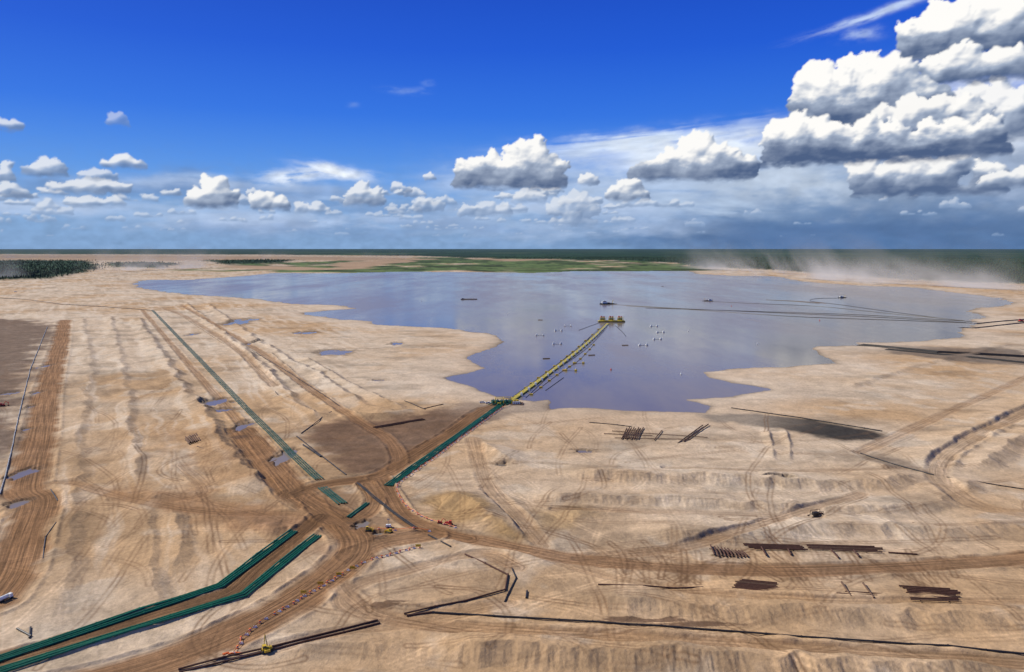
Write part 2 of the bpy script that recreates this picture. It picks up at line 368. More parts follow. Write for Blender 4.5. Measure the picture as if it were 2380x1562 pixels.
# ---------------------------------------------------------------- water
mw,nt,b=newmat('pond_water')
geo=nt.nodes.new('ShaderNodeNewGeometry'); pos=geo.outputs['Position']
mp=nt.nodes.new('ShaderNodeMapping'); mp.inputs['Scale'].default_value=(.004,.0012,.004); mp.inputs['Rotation'].default_value=(0,0,.35); lk(nt,pos,mp.inputs[0])
n=noise(nt,mp.outputs[0],1.0,6,.65)
c=mixc(nt,'MIX',maprange(nt,n,.38,.62,0,1),(.16,.135,.115,1),(.235,.195,.155,1)); lk(nt,c,b.inputs['Base Color'])
lk(nt,maprange(nt,n,.38,.62,.08,.24),b.inputs['Roughness']); b.inputs['IOR'].default_value=1.27
bp=nt.nodes.new('ShaderNodeBump'); bp.inputs['Distance'].default_value=.10; bp.inputs['Strength'].default_value=.3
lk(nt,noise(nt,pos,.5,4,.6),bp.inputs['Height']); lk(nt,bp.outputs[0],b.inputs['Normal'])
gx,gy=np.meshgrid(np.linspace(-3200,4200,40),np.linspace(230,5400,40))
Vw=np.stack([gx.ravel(),gy.ravel(),np.zeros(gx.size)],1); i=np.arange(39)[:,None];j=np.arange(39)[None,:]
Fw=np.stack([i*40+j,i*40+j+1,(i+1)*40+j+1,(i+1)*40+j],-1).reshape(-1,4)
mesh_np('water',Vw,Fw,mw)
# ---------------------------------------------------------------- distant forest
fi=np.nonzero((FOR>.6)&(np.hypot(X,Y)<12000)&(np.abs(np.arctan2(X,Y))<.8))[0]
sel=rng.choice(fi,min(30000,len(fi)),replace=False)
n=len(sel); R_=np.hypot(X[sel],Y[sel])
cx=X[sel]+rng.normal(size=n)*R_*.004; cy=Y[sel]+rng.normal(size=n)*R_*.012; cz=Hh[sel]-3
ht=rng.uniform(9,19,n); w=rng.uniform(2.5,5,n)
ang=rng.uniform(0,6,n)
VV=[];
for k in range(4):
    VV.append(np.stack([cx+w*np.cos(ang+k*1.571),cy+w*np.sin(ang+k*1.571),cz+ht*.15],1))
VV.append(np.stack([cx,cy,cz+ht],1)); VV=np.stack(VV,1).reshape(-1,3)
b0=np.arange(n)*5
FF=np.concatenate([np.stack([b0+k,b0+(k+1)%4,b0+4],1) for k in range(4)])
mesh_np('distant_forest',VV,FF,simple('forest_foliage',(.024,.050,.022),.9,0,.5,.01),False)
# ---------------------------------------------------------------- mesh builder
M={}
def getm(k):
    d=dict(green=((.008,.15,.08),.45),dgreen=((.008,.065,.04),.45),black=((.02,.018,.018),.5),rust=((.085,.036,.022),.8),brown=((.13,.075,.045),.8),
      yellow=((.62,.42,.03),.5),pale=((.62,.52,.09),.6),white=((.78,.78,.76),.4),orange=((.75,.16,.03),.6),dorange=((.55,.15,.05),.6),red=((.6,.04,.02),.45),grey=((.3,.3,.3),.5),
      glass=((.02,.03,.04),.1),steel=((.3,.3,.31),.4),wood=((.22,.15,.09),.8),rubber=((.02,.02,.02),.85))
    if k not in M: M[k]=simple(k+'_surface',d[k][0],d[k][1],0,.3,.8)
    return M[k]
class MB:
    def __init__(s): s.v=[];s.f=[];s.m=[];s.mats=[]
    def mi(s,k):
        if k not in s.mats: s.mats.append(k)
        return s.mats.index(k)
    def box(s,c,d,mat,rz=0,taper=1):
        b=len(s.v); ca,sa=math.cos(rz),math.sin(rz)
        for z in(-1,1):
            t=taper if z>0 else 1
            for x,y in((-1,-1),(1,-1),(1,1),(-1,1)):
                X=x*d[0]/2*t;Y=y*d[1]/2*t
                s.v.append((c[0]+X*ca-Y*sa,c[1]+X*sa+Y*ca,c[2]+z*d[2]/2))
        for q in((3,2,1,0),(4,5,6,7),(0,1,5,4),(1,2,6,5),(2,3,7,6),(3,0,4,7)):
            s.f.append(tuple(b+k for k in q)); s.m.append(s.mi(mat))
    def tube(s,P,r,mat,n=8,cap=True):
        P=[Vector(p) for p in P]; b=len(s.v); mi=s.mi(mat); N=len(P)
        for i,p in enumerate(P):
            t=(P[min(i+1,N-1)]-P[max(i-1,0)]).normalized()
            a=Vector((0,0,1)) if abs(t.z)<.9 else Vector((1,0,0))
            e1=t.cross(a).normalized(); e2=t.cross(e1); rr=r[i] if isinstance(r,(list,tuple)) else r
            for k in range(n):
                q=2*math.pi*k/n; w=p+e1*math.cos(q)*rr+e2*math.sin(q)*rr; s.v.append(tuple(w))
        for i in range(N-1):
            for k in range(n):
                k2=(k+1)%n; s.f.append((b+i*n+k,b+(i+1)*n+k,b+(i+1)*n+k2,b+i*n+k2)); s.m.append(mi)
        if cap:
            s.f.append(tuple(b+k for k in range(n))); s.m.append(mi)
            s.f.append(tuple(b+(N-1)*n+k for k in range(n))[::-1]); s.m.append(mi)
    def done(s,name,loc=(0,0,0),rz=0,sc=1):
        me=bpy.data.meshes.new(name); me.from_pydata(s.v,[],s.f)
        for k in s.mats: me.materials.append(getm(k))
        me.polygons.foreach_set('material_index',s.m); me.update()
        o=bpy.data.objects.new(name,me); o.location=loc; o.rotation_euler=(0,0,rz); o.scale=(sc,)*3
        bpy.context.collection.objects.link(o); return o
def dens(P,step):
    out=[]
    for a,b in zip(P[:-1],P[1:]):
        L=math.hypot(b[0]-a[0],b[1]-a[1]); n=max(1,int(L/step))
        for k in range(n): out.append((a[0]+(b[0]-a[0])*k/n,a[1]+(b[1]-a[1])*k/n))
    out.append(P[-1]); return out
def offset(P,o):
    out=[]
    for i,p in enumerate(P):
        a=P[max(i-1,0)];b=P[min(i+1,len(P)-1)]; dx,dy=b[0]-a[0],b[1]-a[1];L=math.hypot(dx,dy)+1e-9
        out.append((p[0]-dy/L*o,p[1]+dx/L*o))
    return out
def gpipe(name,pts,r,mat,offs=(0,),water=False,step=14,sag=0,collar=True):
    mb=MB(); W=GP(pts,0 if water else 1)
    for o in offs:
        Q=dens(offset(W,o),step); A=np.array(Q)
        z=np.full(len(Q),.25) if water else gh(A[:,0],A[:,1])
        if not water and len(z)>4: z=np.maximum(z,np.convolve(np.pad(z,2,'edge'),np.ones(5)/5,'valid'))
        jit=rng.normal(size=(len(Q),2))*sag
        PP=[(x+j[0],y+j[1],zz+r*.95) for (x,y),zz,j in zip(Q,z,jit)]
        mb.tube(PP,r,mat,8)
        if collar:
            for p,q in zip(PP[1:-1],PP[2:]):
                d=(Vector(q)-Vector(p)).normalized()*.25
                mb.tube([Vector(p)-d,Vector(p)+d],r*1.3,mat,8)
    return mb.done(name)
gpipe('green_pipeline',[(355,722),(460,832),(580,958),(742,1117)],.45,'dgreen',(-2.4,-.8,.8,2.4),sag=.06)
gpipe('green_pipeline',[(752,1134),(800,1172)],.5,'dgreen',(-3.3,-1.6,0,1.6))
gpipe('green_pipeline',[(810,1204),(855,1170)],.42,'green',(-.8,.8))
gpipe('green_pipeline',[(683,1236),(512,1364),(0,1533),(-150,1585)],.42,'green',(-1.9,-.65,.65,1.9),sag=.07)
gpipe('green_pipeline',[(738,1245),(566,1384),(0,1560),(-150,1608)],.42,'green',(-1.9,-.65,.65,1.9),sag=.07)
gpipe('green_pipeline',[(900,1130),(1030,1036),(1165,940)],.45,'green',(-3,-1.6,0,1.6),sag=.06)
gpipe('black_pipeline',[(355,722),(250,714),(140,707),(60,696),(-60,690)],.6,'black',(0,))
for pts,mt,r,of in [
 ([(830,1125),(890,1178),(965,1230)],'black',.38,(0,1.3)),([(995,1245),(1048,1272)],'black',.42,(0,)),
 ([(1080,1290),(1180,1338),(1174,1374),(1080,1400),(940,1430)],'rust',.38,(0,)),
 ([(945,1434),(1010,1424)],'rust',.4,(0,)),
 ([(1000,1425),(1300,1443),(1700,1472),(2380,1525),(2500,1533)],'black',.38,(0,)),
 ([(415,1562),(620,1512),(880,1447)],'rust',.38,(-1.2,1.2)),
 ([(585,815),(680,872),(790,945)],'black',.35,(0,)),
 ([(690,1015),(805,1105)],'black',.4,(0,)),([(705,1035),(745,1062)],'black',.6,(0,)),
 ([(700,1008),(770,958)],'black',.35,(0,)),([(940,932),(988,952)],'black',.4,(0,)),
 ([(985,950),(1030,940)],'rust',.35,(0,)),
 ([(870,995),(985,975)],'rust',.4,(-2,0,2)),
 ([(1370,982),(1468,992)],'black',.35,(0,)),([(1700,949),(1860,972),(2050,1003)],'black',.45,(0,)),
 ([(2000,1055),(2080,1082),(2170,1105)],'black',.4,(0,)),([(2200,1110),(2390,1140)],'black',.35,(0,)),
 ([(110,760),(70,860),(45,960),(20,1080),(0,1150)],'grey',.4,(0,)),
 ([(1390,1363),(1500,1370),(1635,1366)],'rust',.36,(0,)),([(2120,1223),(2197,1222)],'rust',.4,(0,)),
 ([(2065,1286),(2132,1290)],'rust',.4,(0,)),
 ([(2000,800),(2180,818),(2450,832)],'black',.45,(-12,-5,2,8)),([(2060,812),(2250,830),(2450,850)],'black',.45,(-6,0,6)),
 ([(2160,756),(2260,762),(2400,748)],'black',.5,(-6,0)),([(2270,752),(2400,742)],'black',.5,(0,6)),
 ([(100,1300),(105,1250),(130,1220)],'black',.3,(0,)),([(118,1140),(135,1165)],'black',.35,(0,)),
 ([(640,915),(655,927)],'black',.4,(0,)),([(430,740),(520,800)],'brown',.3,(0,)),
 ([(40,1462),(72,1480)],'black',.4,(0,)),([(72,1460),(68,1485)],'black',.35,(0,)),
 ([(1190,1322),(1200,1345),(1180,1385),(1172,1400)],'black',.3,(0,)),
 ([(1225,1375),(1222,1392)],'black',.4,(0,)),
 ]:
    gpipe('steel_pipeline' if mt!='grey' else 'pale_pipeline',pts,r,mt,of,step=12,sag=.12)
# ---------------------------------------------------------------- pipe stacks
def stack(a0,a1,b0,b1,n,r=.35,layers=1,mat='rust',name='pipe_stack',skid=True):
    mb=MB(); A0,A1,B0,B1=[np.array(G(*p)) for p in(a0,a1,b0,b1)]
    mid=(A0+A1+B0+B1)/4
    z0=max(gh(p[0],p[1])[0] for p in (A0,A1,B0,B1,mid))
    if skid:
        for t in(.2,.8):
            p=A0+(A1-A0)*t;q=B0+(B1-B0)*t; e=(q-p)*.08
            mb.tube([(*(p-e),z0+.15),(*(q+e),z0+.15)],.2,'wood',6)
    for L in range(layers):
        for k in range(n-L):
            t=(k+.5*L)/max(1,n-1); j=rng.normal()*.05
            p=A0+(B0-A0)*t; q=A1+(B1-A1)*t; d=(q-p); p=p+d*j;q=q+d*(j+rng.normal()*.03)
            z=z0+.35+r+L*r*1.8
            mb.tube([(*p,z),(*q,z)],r,mat if rng.random()<.75 else 'brown',8)
    return mb.done(name)
stack((1446,1020),(1458,995),(1480,1024),(1494,998),8,.45)
stack((1578,1031),(1634,990),(1586,1032),(1644,990),2,.5,skid=False)
stack((1408,1010),(1520,1015),(1440,1020),(1625,1024),2,.3,skid=False)
stack((1412,1003),(1630,1018),(1412,1003),(1630,1018),1,.3,skid=False)
stack((1520,1025),(1538,1003),(1520,1025),(1538,1003),1,.35,skid=False)
stack((430,1022),(440,1034),(458,1012),(468,1028),7,.5,2)
stack((458,1040),(480,1048),(463,1037),(483,1045),2,.4,skid=False)
stack((1652,1272),(1662,1296),(1724,1284),(1738,1298),10,.36,1)
stack((1662,1276),(1668,1288),(1730,1288),(1736,1294),9,.34,1,skid=False)
stack((1730,1268),(1866,1272),(1745,1279),(1868,1281),5,.36,1)
stack((1870,1270),(2035,1274),(1880,1279),(2048,1287),5,.36,1)
stack((1770,1277),(1782,1297),(1832,1282),(1840,1296),2,.4,skid=False)
stack((1930,1280),(1948,1300),(1985,1284),(1998,1300),2,.4,skid=False)
stack((1720,1350),(1805,1358),(1698,1368),(1816,1381),8,.34,1)
stack((1956,1358),(1980,1393),(2006,1360),(2032,1395),2,.42,skid=False)
stack((1960,1378),(2048,1384),(1954,1383),(2044,1388),2,.32,skid=False)
stack((2092,1366),(2222,1374),(2118,1398),(2228,1402),9,.34,1)
# ---------------------------------------------------------------- marker lines
def markers(pts,step,name):
    mb=MB(); Q=dens(cat(GP(pts),4),step); A=np.array(Q); z=gh(A[:,0],A[:,1]); PP=[]
    for k,((x,y),zz) in enumerate(zip(Q,z)):
        x+=rng.normal()*.35; y+=rng.normal()*.35
        if k%2==0:
            mb.tube([(x,y,zz),(x,y,zz+.5),(x,y,zz+.51),(x,y,zz+.75),(x,y,zz+.76),(x,y,zz+1.15)],[.5,.46,.46,.43,.43,.36],'orange',8)
            mb.tube([(x,y,zz+.5),(x,y,zz+.75)],.5,'white',8)
        else:
            a=rng.uniform(-.3,.3); mb.box((x,y,zz+.45),(1.8,.5,.8),'white',a,.6)
        PP.append((x,y,zz+.9))
    mb.tube(PP,.14,'orange',4)
    return mb.done(name)
markers([(1168,948),(1050,1035),(940,1115),(923,1135),(932,1162),(960,1190),(1005,1212),(1060,1228)],3.2,'barricade_line')
markers([(972,1272),(850,1308),(780,1345),(700,1392),(620,1440),(572,1475),(545,1520)],2.4,'barricade_line')
markers([(880,1232),(1000,1236)],8,'barricade_line')
def netting(u,v):
    x,y=G(u,v); z=gh(x,y)[0]; mb=MB()
    for k in range(7): mb.box((-3+k,.3*math.sin(k*2),.35+.15*(k%2)),(1.2,.5,.6),'orange',.4*math.sin(k))
    mb.done('orange_netting_pile',(x,y,z),.1)
netting(541,1522)
def sign(u,v,w=2.6,h=1.3):
    x,y=G(u,v); z=gh(x,y)[0]; mb=MB()
    for s in(-1,1): mb.box((s*w*.35,0,.9),(.12,.12,1.8),'wood')
    mb.box((0,-.1,1.6),(w,.08,h),'yellow'); mb.box((0,-.15,1.6),(w*.9,.02,.1),'black')
    mb.done('warning_sign',(x,y,z),0)
for u,v in((972,1275),(820,1326),(788,1341),(745,1362),(706,1383)): sign(u,v)
# ---------------------------------------------------------------- vehicles
def pickup(u,v,rz,col='white'):
    x,y=G(u,v); z=gh(x,y)[0]; mb=MB()
    mb.box((0,0,.85),(5.6,1.95,.6),col); mb.box((-1.75,0,1.3),(2.0,1.9,.35),col); mb.box((-1.75,0,1.49),(1.7,1.6,.03),'black')
    mb.box((.35,0,1.5),(2.4,1.8,.75),'glass',0,.82); mb.box((.35,0,1.92),(1.9,1.5,.12),col); mb.box((2.1,0,1.22),(1.3,1.85,.2),col)
    mb.box((2.85,0,.6),(.15,1.9,.3),'steel')
    for a in(-1.75,1.75):
        for s in(-1,1): mb.tube([(a,s*.75,.42),(a,s*1.02,.42)],.42,'rubber',12)
    return mb.done('pickup_truck',(x,y,z),rz)
pickup(1121,937,.1); pickup(1135,938,.2); pickup(862,629,.1)
def tanker(u,v,rz,sc=1):
    x,y=G(u,v); z=gh(x,y)[0]; mb=MB()
    mb.box((0,0,.9),(8,2.2,.3),'black'); mb.tube([(-3.6,0,2.1),(-3.4,0,2.1),(1.2,0,2.1),(1.4,0,2.1)],[.9,1.15,1.15,.9],'white',14)
    mb.box((2.8,0,1.9),(1.9,2.3,2),'white',0,.9); mb.box((3.5,0,2.2),(.6,2.0,.7),'glass')
    for a in(-3,-1.8,2.9):
        for s in(-1,1): mb.tube([(a,s*.8,.55),(a,s*1.2,.55)],.55,'rubber',12)
    return mb.done('tanker_truck',(x,y,z),rz,sc)
tanker(13,1395,1.2,.75); tanker(36,679,.2)
def crawler(u,v,rz,kind='sideboom',col='yellow',sc=1):
    x,y=G(u,v); z=gh(x,y)[0]; mb=MB()
    for s in(-1,1):
        mb.tube([(-2,s*1.1,.55),(2,s*1.1,.55)],.55,'rubber',10); mb.box((0,s*1.1,.55),(4.2,.6,.95),'rubber')
    mb.box((.6,0,1.5),(3,1.5,1.1),col); mb.box((-1.2,0,1.5),(1.2,1.7,1.0),col); mb.box((-.9,0,2.5),(1.4,1.5,1.0),'glass',0,.9); mb.box((-.9,0,3.05),(1.6,1.7,.14),col)
    mb.tube([(1.2,0,2),(1.2,0,2.9)],.1,'black',6)
    if kind=='sideboom':
        mb.tube([(.8,1.6,.8),(.2,4.2,5.6)],.16,col,6); mb.tube([(-.8,1.6,.8),(.2,4.2,5.6)],.16,col,6)
        mb.tube([(.2,4.2,5.6),(.1,0,2.8)],.05,'black',4); mb.tube([(.2,4.2,5.6),(.2,4.2,1.8)],.05,'black',4); mb.box((0,-1.8,1.3),(2.2,.7,1),col)
    elif kind=='dozer':
        mb.box((2.9,0,.8),(.25,3.8,1.3),col)
        for s in(-1,1): mb.tube([(-.2,s*1.5,.6),(2.8,s*1.5,.6)],.14,col,6)
    else:
        mb.tube([(.8,.4,1.8),(3.2,.4,4.6),(5.6,.4,3.2)],.28,col,6); mb.tube([(5.6,.4,3.2),(5.2,.4,.9)],.2,col,6); mb.box((5.1,.4,.6),(.9,1.2,.8),'black')
    return mb.done({'sideboom':'pipelayer_tractor','dozer':'bulldozer','ex':'excavator'}[kind],(x,y,z),rz,sc)
crawler(620,1515,.5,'sideboom',sc=.9); crawler(857,1234,.1,'dozer',sc=.8); crawler(905,1238,2.6,'dozer',sc=.75)
crawler(1022,1219,.1,'ex','red',.6); crawler(1044,1220,2.8,'dozer','red',.8); crawler(5,944,.2,'ex','red'); crawler(2372,748,.3,'dozer','red',2.0);crawler(2388,745,.3,'dozer','red',1.6)
def lighttower(u,v):
    x,y=G(u,v); z=gh(x,y)[0]; mb=MB()
    mb.box((0,0,1),(2.6,1.4,1.2),'white'); mb.box((0,0,.4),(3.4,.8,.2),'black')
    mb.tube([(0,0,1.6),(0,0,4.5)],.08,'steel',6); mb.box((0,0,4.5),(1.4,.2,.5),'steel')
    for s in(-1,1): mb.tube([(0,s*.6,.35),(0,s*.85,.35)],.35,'rubber',10)
    mb.done('light_tower',(x,y,z))
lighttower(903,1228)
def skid(u,v):
    x,y=G(u,v); z=gh(x,y)[0]; mb=MB()
    for sx in(-1,1):
        mb.tube([(-4,sx*1.6,.3),(4,sx*1.6,.3)],.25,'black',6)
        for a in(-3,0,3): mb.tube([(a,sx*1.6,.3),(a,sx*1.6,3)],.14,'black',6)
        mb.tube([(-3,sx*1.6,3),(3,sx*1.6,3)],.12,'black',6)
    mb.box((-.8,0,1.5),(3.2,2.2,1.8),'black'); mb.tube([(1.5,0,1.2),(3.5,0,1.2)],.7,'rust',10); mb.tube([(0,0,2.2),(0,0,4.2)],.15,'rust',8)
    mb.tube([(-5,1,.4),(4.5,2.4,.5)],.3,'rust',6)
    mb.done('pump_skid',(x,y,z),.2,1.0)
skid(1898,1200)
# ---------------------------------------------------------------- pump station on shore
def station():
    x,y=G(1180,938); z=gh(x,y)[0]; mb=MB()
    mb.box((0,-2,.3),(30,12,.5),'brown')
    for k in range(5):
        a=-14+k*4.2
        mb.box((a,0,1.8),(2.6,6,2.4),'dgreen',.3); mb.tube([(a,4,1.5),(a+1,9,1.3)],.6,'green',8); mb.tube([(a-4,-9,1),(a,-3,1.5)],.5,'green',8)
        mb.tube([(a,0,3),(a,0,4.6)],.3,'black',8)
    for a in(-12,-4,4): 
        for b_ in(-4,4): mb.tube([(a,b_,.5),(a,b_,5.4)],.3,'yellow',6)
        mb.tube([(a,-4,5.4),(a,4,5.4)],.34,'yellow',6)
    for b_ in(-4,4): mb.tube([(-12,b_,5.4),(4,b_,5.4)],.34,'yellow',6)
    mb.box((8,3,2),(5,3,1.5),'yellow',.4); mb.box((11,-2,1.4),(3,2,1.6),'yellow',.9); mb.box((-8,-6,1.2),(3,2,1.3),'yellow',.2)
    mb.done('pump_station',(x,y,z))
    x,y=G(1200,940); z=gh(x,y)[0]; mb=MB(); mb.box((0,0,1.5),(7,2.8,2.7),'white'); mb.box((0,0,2.9),(7.2,3,.12),'grey')
    for a in(-2,0,2): mb.box((a,-1.42,1.7),(.9,.06,.9),'glass')
    mb.done('site_office_container',(x,y,z),.1)
station()
# ---------------------------------------------------------------- floating walkway & discharge line
A=np.array(G(1186,934,0)); B=np.array(G(1412,753,0)); D=(B-A); L=np.linalg.norm(D); T=D/L; Nn=np.array([-T[1],T[0]]); mb=MB()
ang=math.atan2(T[1],T[0])
def curve(t,o=0): 
    p=A+D*t+Nn*(math.sin(t*math.pi)*-6+o); return p
for o,mt in((-2.4,'pale'),(-1.1,'pale'),(.2,'pale'),(1.5,'pale'),(3.0,'black')):
    mb.tube([(*curve(t,o),.9) for t in np.linspace(0,1,60)],.62 if mt=='pale' else .4,mt,8)
mb.tube([(*curve(t,-3.4),1.9) for t in np.linspace(0,1,60)],.12,'yellow',4)
for k in range(int(L/9)):
    p=curve(k*9/L,0); mb.box((*p,.35),(1.6,6.5,.7),'pale',ang)
for k in range(1,int(L/30)):
    p=curve(k*30/L,-3.2); mb.box((*p,1.8),(2.8,2.8,3.4),'white',ang,.7); mb.tube([(*p,3),(*p,5)],.25,'white',6)
mb.done('floating_pipeline')
def floatline(pts,name='floating_boom',r=.5,step=30,fl='yellow',mt='black'):
    mb=MB(); W=cat(GP(pts,0),10); W=dens(W,step)
    mb.tube([(x,y,.15) for x,y in W],r,mt,6)
    if fl:
        for k,(x,y) in enumerate(W[::3]): mb.tube([(x-1.8,y,.7),(x+1.8,y,.7)],.9,fl,8)
    mb.done(name)
floatline([(1200,922),(1240,888),(1300,843),(1345,806),(1395,762)],fl='yellow',step=30,r=.28,mt='brown')
floatline([(1222,925),(1290,862),(1330,835),(1372,803),(1405,768)],r=.32,fl=None)
floatline([(1235,918),(1300,868),(1345,838),(1380,802)],fl='yellow',step=32,r=.3,mt='brown')
floatline([(1268,908),(1310,878)],fl=None,r=.35); floatline([(1375,780),(1352,805),(1360,790)],fl=None,r=.4)
floatline([(1345,768),(1372,758),(1395,750)],fl=None,r=.4); floatline([(1430,757),(1445,770),(1455,782)],fl=None,r=.4)
for pts in [[(1425,708),(1600,718),(1800,727),(2050,738),(2245,750)],[(1455,711),(1640,722),(1850,736),(2100,745),(2260,751)],[(1655,701),(1760,706),(1900,712),(2060,728),(2240,745)],[(1500,716),(1760,724),(2000,732),(2150,741),(2270,748)],
   [(1780,697),(1850,701),(1905,706)],[(1957,693),(1900,694),(1885,700),(1950,708),(2050,722),(2150,735),(2240,746)]]:
    floatline(pts,'floating_pipeline',.6,40,None,'black')
floatline([(1780,697),(1850,700),(1920,705)],'floating_boom',.7,40,None,'brown')
for u,v in((1255,780),(1298,769),(1320,758),(1295,800),(1520,759),(1535,773),(1528,789),(1495,803),(1327,862),(1345,845)):
    x,y=G(u,v,0); mb=MB()
    for s in(-1,1):
        mb.tube([(s*6-1.6,0,.9),(s*6+1.6,0,.9)],[1.3,1.3],'white' if v<840 else 'yellow',8); mb.tube([(s*6,0,1.2),(s*6,0,4)],.5,'white',6)
    mb.tube([(-4,0,.3),(4,0,.3)],.15,'black',4)
    mb.done('marker_buoy',(x,y,0),rng.uniform(-.3,.3))
for k,(u,v) in enumerate(((1700,712),(1583,870),(1600,770),(1905,745),(1180,730),(980,700),(1420,860),(1760,800))):
    x,y=G(u,v,0); mb=MB(); mb.tube([(0,0,0),(0,0,.8),(0,0,1.6)],[1.0,1.0,.4],'white' if k%3 else 'red',8); mb.tube([(0,0,1.6),(0,0,3)],.25,'white' if k%3 else 'red',5); mb.done('spherical_buoy',(x,y,0))
for u,v in((1256,744),(1270,834),(1375,826),(1453,803),(1540,666)):
    x,y=G(u,v,0); mb=MB(); mb.tube([(-5,0,.4),(5,0,.4)],.7,'brown',8); mb.tube([(-3,.9,.4),(4,.9,.4)],.6,'yellow',8); mb.done('float_pontoon',(x,y,0),rng.uniform(-.4,.4))
# ---------------------------------------------------------------- pump barge
mb=MB(); x,y=G(1421,748,0)
mb.box((0,0,1),(54,16,2.2),'black'); mb.box((0,0,2.2),(55,17,.25),'pale')
for k in(-1,0,1):
    a=k*18
    for sx in(-5,0,5):
        for sy in(-6,6): mb.tube([(a+sx,sy,2.3),(a+sx,sy,8.5)],.35,'pale',6)
    for zz in(5.2,8.4): 
        for sy in(-6,6): mb.tube([(a-5.5,sy,zz),(a+5.5,sy,zz)],.3,'pale',6)
    for sx in(-3,0,3): mb.tube([(a+sx,0,2.5),(a+sx,0,6)],1.1,'black',10); mb.tube([(a+sx,0,6),(a+sx,0,8)],.7,'black',10)
    mb.box((a,4,4.5),(9,3,4),'black')
    mb.box((a,0,8.8),(8,8,.4),'pale'); mb.box((a-2.5,0,10.4),(3.8,5,3),'dorange',0,.8); mb.box((a+2.5,1,10.2),(3,4,2.4),'dorange',0,.8)
    mb.tube([(a+6.5,-4,2.4),(a+6.5,-4,12.5)],.2,'yellow',6)
for k in range(28): mb.tube([(-27+k*2,-8.3,2.3),(-27+k*2,-8.3,3.5)],.1,'yellow',4)
mb.tube([(-27,-8.3,3.5),(27,-8.3,3.5)],.12,'yellow',4); mb.tube([(-25,-3,2.8),(25,-3,2.8)],.9,'pale',8)
mb.done('pump_barge',(x,y,0),.0)
def dredge(u,v,sc,rz,cab='white'):
    x,y=G(u,v,0); mb=MB()
    mb.box((0,0,.9),(24,8,1.8),'black'); mb.box((-4,0,3.2),(9,6,3),cab); mb.box((-4,0,5.2),(5,4.5,1.8),'glass',0,.9); mb.box((-4,0,6.2),(5.5,5,.25),cab)
    mb.tube([(10,2.5,1.8),(12,0,8)],.25,'yellow',6); mb.tube([(10,-2.5,1.8),(12,0,8)],.25,'yellow',6); mb.tube([(8,0,1.5),(20,0,-.5)],.7,'brown',8); mb.tube([(12,0,8),(19,0,0)],.08,'black',4)
    mb.box((4,0,2.4),(4,4,1.4),'wood'); mb.tube([(-11,0,1.8),(-11,0,8)],.25,'steel',6)
    mb.done('dredge',(x,y,0),rz,sc)
dredge(1410,707,1.5,.1); dredge(1647,700,1.0,3.0); dredge(1957,692,.9,.2)
mb=MB(); mb.box((0,0,.9),(48,10,1.8),'wood'); mb.box((0,0,1.95),(46,8,.25),'brown'); mb.box((-18,0,3),(5,5,2),'grey')
for k in range(9): mb.tube([(-22+k*5.5,-4.8,2),(-22+k*5.5,-4.8,3.2)],.15,'yellow',4)
x,y=G(1090,696,0); mb.done('flat_barge',(x,y,0),0)
# ---------------------------------------------------------------- dust blowing off the beaches
md=bpy.data.materials.new('dust'); md.use_nodes=True; nt=md.node_tree; nt.nodes.clear()
o=nt.nodes.new('ShaderNodeOutputMaterial'); mx=nt.nodes.new('ShaderNodeMixShader'); tr_=nt.nodes.new('ShaderNodeBsdfTransparent')
df=nt.nodes.new('ShaderNodeBsdfDiffuse'); df.inputs[0].default_value=(.66,.64,.63,1); tl=nt.nodes.new('ShaderNodeBsdfTranslucent'); tl.inputs[0].default_value=(.66,.64,.63,1)
ad=nt.nodes.new('ShaderNodeMixShader'); lk(nt,df.outputs[0],ad.inputs[1]); lk(nt,tl.outputs[0],ad.inputs[2])
at_=nt.nodes.new('ShaderNodeAttribute'); at_.attribute_name='dens'
lk(nt,at_.outputs['Fac'],mx.inputs[0]); lk(nt,tr_.outputs[0],mx.inputs[1]); lk(nt,ad.outputs[0],mx.inputs[2]); lk(nt,mx.outputs[0],o.inputs[0])
def dust(pts,H,dn,seed,thr=.33,pw=2.0):
    P=np.array(dens(cat(GP(pts),6),25)); n=len(P); m=40
    s=np.concatenate([[0],np.cumsum(np.hypot(*np.diff(P,axis=0).T))])
    zz=np.linspace(0,1,m)
    S,Z=np.meshgrid(s,zz,indexing='ij'); X0=P[:,0][:,None]+0*Z; Y0=P[:,1][:,None]+Z*H*.8
    Vd=np.stack([X0.ravel(),Y0.ravel(),(Z*H).ravel()+.5],1)
    q=fbm((S+Z*H*.8)/170,Z*1.6+seed*3,5,seed); env=fbm(S/480,Z*0+seed,3,seed+2)
    dd=np.clip(np.clip((q-.26)*2.0,0,1)*np.clip((env-thr)*3.2,0,1)*(1-Z)**pw*sm(0,.04,Z)*sm(0,.25,S/s[-1])*sm(1,.90,S/s[-1])*dn,0,.85)
    i=np.arange(n-1)[:,None];j=np.arange(m-1)[None,:]
    Fd=np.stack([i*m+j,(i+1)*m+j,(i+1)*m+j+1,i*m+j+1],-1).reshape(-1,4)
    ob=mesh_np('dust_cloud',Vd,Fd,md); a=ob.data.attributes.new('dens','FLOAT','POINT'); a.data.foreach_set('value',dd.ravel().astype(np.float32))
dust([(1500,622),(1750,632),(1900,645),(2100,655),(2450,670)],300,.9,1,.22,2.6)
dust([(1620,633),(1850,648),(2100,662),(2450,680)],170,1.1,2,.24,2)
dust([(1700,638),(1850,650),(2050,663),(2250,672)],100,1.1,6,.25,1.6)
dust([(-300,660),(100,645),(300,630),(520,622)],200,1.0,3,.28)
dust([(-300,600),(300,600),(700,603),(1000,600)],160,.5,4)
